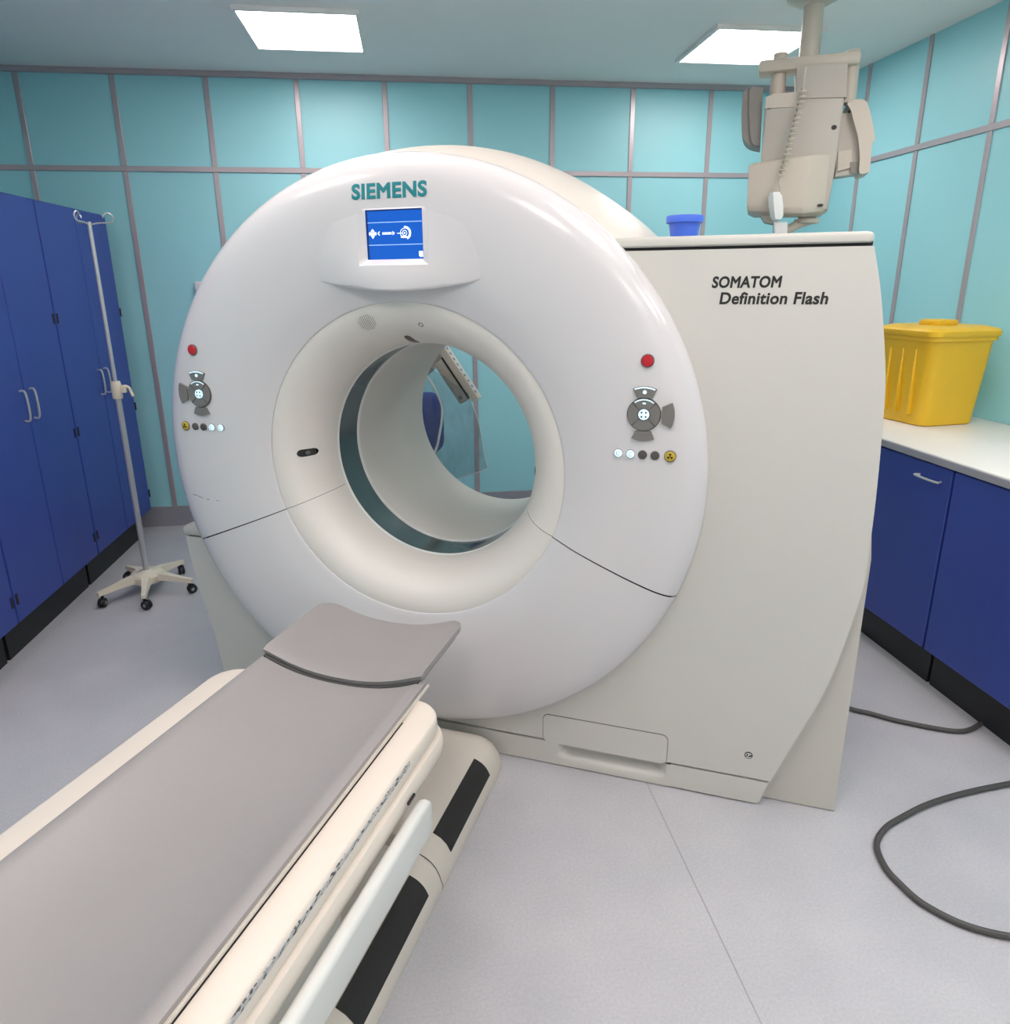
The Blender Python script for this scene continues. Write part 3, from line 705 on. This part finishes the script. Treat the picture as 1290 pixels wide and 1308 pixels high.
x, z = q(1030,279); lathe_z(bm, [(.040,.02),(.042,0),(.060,-.004),(.056,-.022),(.030,-.026)][::-1], (x,.09,z), 26); obj('lower_collar', bm, M['putty'], hd)
bm = bmesh.new(); tube(bm, smooth_path([lp(1034,281,.09), lp(1020,286,.08), lp(1006,294,.07), lp(990,300,.06)],5), .022, 12); obj('lower_arm', bm, M['putty'], hd)
bm = bmesh.new(); qprism(bm, [(968,276),(982,276),(986,288),(974,286)], .02, .14, .004); obj('lower_bracket', bm, M['putty2'], hd)
bm = bmesh.new(); qprism(bm, [(986,286),(1004,286),(1003,304),(987,304)], .0, .07, .004); obj('handle_block', bm, M['lip'], hd)
# white connector and its coiled cord
bm = bmesh.new()
loft(bm, [[lp(cx_+a, cy_, 0)[:1]+(-.085+b,)+lp(cx_, cy_, 0)[2:] for a, b in ((-w_,-.0),(-w_*.3,-.02),(w_,-.012),(w_,.03),(-w_,.03))] for cx_, cy_, w_ in ((989,285,5),(989,281,8),(988,268,9),(987,256,8.5),(986,251,6))], True, True, True)
obj('cord_connector', bm, M['lip'], hd, 40)
pts = []
A0, A1 = Vector(lp(1023,124,-.045)), Vector(lp(995,231,-.085)); ax = (A1-A0).normalized(); u_ = ax.orthogonal().normalized(); v_ = ax.cross(u_)
turns = 17; n_ = turns*12
for k in range(n_+1):
    t_ = k/n_; a = 2*PI*turns*t_; pts.append(A0.lerp(A1, t_)+(u_*cos(a)+v_*sin(a))*.0125)
pts = [Vector(lp(1024,100,-.03))]+pts+smooth_path([A1, lp(992,240,-.088), lp(994,248,-.088), lp(991,253,-.085)],4)
bm = bmesh.new(); tube(bm, pts, .0044, 7); obj('coiled_cord', bm, M['putty'], hd, 60)
# left grey pod and right hinged wing
bm = bmesh.new(); outl = spline([(971,118),(950,119),(946,135),(945,165),(948,180),(956,187),(969,190)],4)
qprism(bm, outl, .05, .20, .012); pod = obj('grey_pod', bm, M['grey'], hd, 40)
rivet(960.5,177,.005,.0485,pod)
bm = bmesh.new(); qprism(bm, spline([(973,118),(957,118),(955,150),(958,184),(969,189)],4), .04, .06, .004); obj('pod_front', bm, M['grey'], pod, 40)
wing = spline([(1075,140),(1083,136),(1094,136),(1100,143),(1106,165),(1109,183),(1106,188),(1104,218),(1102,222),(1092,223),(1092,205),(1089,180),(1083,160),(1080,148)],3)
bm = bmesh.new(); qprism(bm, wing, .02, .20, .008); wg = obj('side_wing', bm, M['putty'], hd, 40)
bm = bmesh.new(); qprism(bm, [(1066,150),(1082,148),(1090,180),(1093,222),(1064,226)], .06, .16, .005); obj('wing_inner', bm, M['putty2'], wg, 40)
bm = bmesh.new(); qprism(bm, [(1067,196),(1083,193),(1083,215),(1066,220)], .05, .09, .003); obj('wing_inner', bm, M['putty'], wg, 40)
bm = bmesh.new(); qprism(bm, [(1081,209),(1090,208),(1091,222),(1083,223)], .045, .062, .002); obj('dark_label', bm, M['grey'], wg, 40)
rivet(1079,148,.006,.045,wg)
for px, w_, y in ((990,9,.09), (1078,9,.09)):
    bm = bmesh.new(); x, z = q(px, 131); lathe_z(bm, [(w_*s_,-.02),(w_*s_*1.03,.0),(w_*s_,.06),(w_*s_*.9,.20)], (x,y,z), 24); obj('suspension_collar', bm, M['putty'], hd)
bm = bmesh.new()
x0, z0 = q(1020, 96); box(bm, x0-.19, x0+.25, .03, .16, z0-.005, z0+.05, .015); obj('yoke', bm, M['putty'], hd)
bm = bmesh.new(); cyl(bm, (x0+.03,.095,z0+.04), (x0+.03,.095,H-IZ), .045, n=28); obj('ceiling_column', bm, M['putty'], hd)
bm = bmesh.new(); lathe_z(bm, [(.06,H-IZ-.05),(.12,H-IZ-.02),(.12,H-IZ)], (x0+.03,.095,0), 28); obj('ceiling_rose', bm, M['putty'], hd)

# ------------------------------------------------------------------ seen through the bore: bagged device on its stand, and a blue chair
dv = tag(empty('bagged_device', room(-.66, 1.42), -W), 'cream tilted equipment head on a stand behind the scanner, seen through the bore', 'medical equipment')
def D(x, y, z): return (x+.66, y-1.42, z)
def slant(bm, u0,u1,v0,v1,y0,y1,bev=.006):
    o_ = Vector(D(-.437,1.40,1.350)); U = Vector((.575,0,-.818)); V_ = Vector((.818,0,.575))
    Mx = Matrix(((U.x,0,V_.x,o_.x),(0,1,0,o_.y),(U.z,0,V_.z,o_.z),(0,0,0,1)))
    box(bm, u0,u1,y0,y1,v0,v1, bev, 2, Mx)
bm = bmesh.new(); slant(bm, .0,.330,-.022,.020,-.08,-.02); sl = obj('upper_slab', bm, M['cream'], dv)
bm = bmesh.new(); 
for k in range(9): slant(bm, .02+k*.033,.034+k*.033,.0195,.0208,-.07,-.050,0)
obj('slab_marks', bm, M['bluegrey'], sl)
bm = bmesh.new(); slant(bm, .05,.300,-.034,-.021,-.07,-.03,.002); obj('slot_gap', bm, M['black'], dv)
bm = bmesh.new(); slant(bm, .06,.300,-.088,-.033,-.075,-.01); lb = obj('lower_block', bm, M['putty'], dv)
bm = bmesh.new(); slant(bm, .262,.284,-.074,-.054,-.0775,-.07,.004); obj('block_knob', bm, M['grey'], lb)
bm = bmesh.new(); tube(bm, smooth_path([D(-.44,1.40,1.335),D(-.49,1.40,1.30),D(-.56,1.41,1.22),D(-.66,1.42,1.15)],6), [.040]*6+[.036]*6+[.032]*7, 14); obj('tilting_arm', bm, M['cream'], dv)
bm = bmesh.new(); cyl(bm, (0,0,.06), (0,0,1.18), .026, n=24); obj('pole', bm, M['cream'], dv)
for k in range(5):
    a = 2*PI*k/5+.3; bm = bmesh.new(); tube(bm, [(0,0,.075),(.13*cos(a),.13*sin(a),.065),(.25*cos(a),.25*sin(a),.052)], [.026,.022,.018], 10); lg = obj('leg', bm, M['cream'], dv)
    bm = bmesh.new(); c = Vector((.245*cos(a), .245*sin(a), .026)); t_ = Vector((-sin(a), cos(a), 0)); cyl(bm, c-t_*.012, c+t_*.012, .026, n=18); obj('castor', bm, M['black'], lg)
# clear plastic bag drawn over it
bg = bmesh.new(); NXb, NZb = 26, 34; vs = []
TLx, TLz, TRx, TRz = -.62, 1.33, -.262, 1.12
for j in range(NZb+1):
    t_ = j/NZb; row = []
    for i in range(NXb+1):
        u = i/NXb
        xa, za = TLx+(TRx-TLx)*u, TLz+(TRz-TLz)*u
        xb_, zb_ = -.66+(-.163+.66)*u, .52+(.742-.52)*u
        x = xa+(xb_-xa)*t_; z = za+(zb_-za)*t_ - .03*sin(PI*u)*t_*t_*0
        fold = .022*sin(9*u+2.5*t_)*(.25+.75*t_)+.010*sin(23*u-4*t_)+.012*sin(7*t_+5*u)
        row.append(bg.verts.new(room(x, 1.285+fold, z)))
    vs.append(row)
for j in range(NZb):
    for i in range(NXb): bg.faces.new((vs[j][i], vs[j][i+1], vs[j+1][i+1], vs[j+1][i]))
bag = obj('plastic_bag', bg, M['film'])
tag(bag, 'clear plastic bag hanging from the tilted device seen through the bore', 'bag')
bm = bmesh.new()
def bp(u, t_):
    xa, za = TLx+(TRx-TLx)*u, TLz+(TRz-TLz)*u; xb_, zb_ = -.66+(-.163+.66)*u, .52+(.742-.52)*u
    fold = .022*sin(9*u+2.5*t_)*(.25+.75*t_)+.010*sin(23*u-4*t_)+.012*sin(7*t_+5*u)
    return room(xa+(xb_-xa)*t_, 1.283+fold, za+(zb_-za)*t_)
tube(bm, [bp(i/40, 1) for i in range(41)], .0022, 6); obj('bag_seam', bm, M['tubing'], bag)
bm = bmesh.new(); tube(bm, [bp(1, i/40) for i in range(41)], .0016, 6); obj('bag_seam', bm, M['tubing'], bag)
bm = bmesh.new(); tube(bm, smooth_path([room(-.60,1.25,1.22),room(-.49,1.24,1.215),room(-.42,1.24,1.11),room(-.40,1.24,1.03),room(-.42,1.24,.91),room(-.46,1.24,.80),room(-.60,1.25,.66)],8), .0065, 10)
tb = tag(obj('clear_tubing', bm, M['tubing']), 'thin clear tubing curving down beside the plastic bag in the bore', 'tubing')

ch = tag(empty('office_chair', (.02, 2.20, 0), R(180)), 'blue chair by the back wall, partly visible through the scanner bore', 'chair')
bm = bmesh.new()
loft(bm, [[(x, y, z) for x, z in rrect(0, .80, .19-i_, .20-i_, .09)] for i_, y in ((.03,-.02),(.006,-.01),(0,.01),(.006,.03),(.03,.045))], True, True, True); obj('backrest', bm, M['navy'], ch)
bm = bmesh.new(); loft(bm, [[(x, y, z) for x, y in rrect(0, .22, .22-i_, .22-i_, .08)] for i_, z in ((.03,.43),(0,.445),(0,.47),(.02,.49),(.06,.495))], True, True, True); obj('seat', bm, M['navy'], ch)
bm = bmesh.new(); box(bm, -.03, .03, -.045, -.015, .40, .80, .008); box(bm, -.03, .03, -.045, .22, .40, .425, .006); obj('back_support', bm, M['black'], ch)
bm = bmesh.new(); cyl(bm, (0,.2,.08), (0,.2,.43), .025, n=18); obj('gas_lift', bm, M['black'], ch)
for k in range(5):
    a = 2*PI*k/5; bm = bmesh.new(); tube(bm, [(0,.2,.10),(.14*cos(a),.2+.14*sin(a),.085),(.25*cos(a),.2+.25*sin(a),.06)], [.028,.022,.016], 10); lg = obj('leg', bm, M['black'], ch)
    bm = bmesh.new(); c = Vector((.25*cos(a), .2+.25*sin(a), .027)); t_ = Vector((-sin(a), cos(a), 0)); cyl(bm, c-t_*.014, c+t_*.014, .027, n=18); obj('castor', bm, M['black'], lg)

# ------------------------------------------------------------------ world, camera
w = bpy.data.worlds.new('World'); bpy.context.scene.world = w; w.use_nodes = True
w.node_tree.nodes['Background'].inputs[0].default_value = (.8,.85,.9,1); w.node_tree.nodes['Background'].inputs[1].default_value = .15
cam = bpy.data.cameras.new('Camera'); co = bpy.data.objects.new('Camera', cam); COL.objects.link(co)
fw = Vector((.1221,.9510,-.2842)); yaw, pit, rol = -.3133, -.2882, -.0084
# heading in the room frame = heading in the scanner frame + W
h = yaw+W
fwd = Vector((sin(h)*cos(pit), cos(h)*cos(pit), sin(pit))); rt = Vector((cos(h), -sin(h), 0)); up = rt.cross(fwd)
r2 = rt*cos(rol)+up*sin(rol); u2 = up*cos(rol)-rt*sin(rol)
mw = Matrix((( r2.x,u2.x,-fwd.x,0),(r2.y,u2.y,-fwd.y,0),(r2.z,u2.z,-fwd.z,0),(0,0,0,1)))
mw.translation = Vector((.029,-2.277,1.652)); co.matrix_world = mw
cam.sensor_fit = 'HORIZONTAL'; cam.sensor_width = 36; cam.lens = 893.84*36/1290; cam.shift_x = 0; cam.shift_y = -26/1290; cam.clip_start = .02
bpy.context.scene.camera = co
sc = bpy.context.scene
sc.view_settings.view_transform = 'Standard'; sc.view_settings.look = 'None'; sc.view_settings.exposure = 0; sc.view_settings.gamma = 1
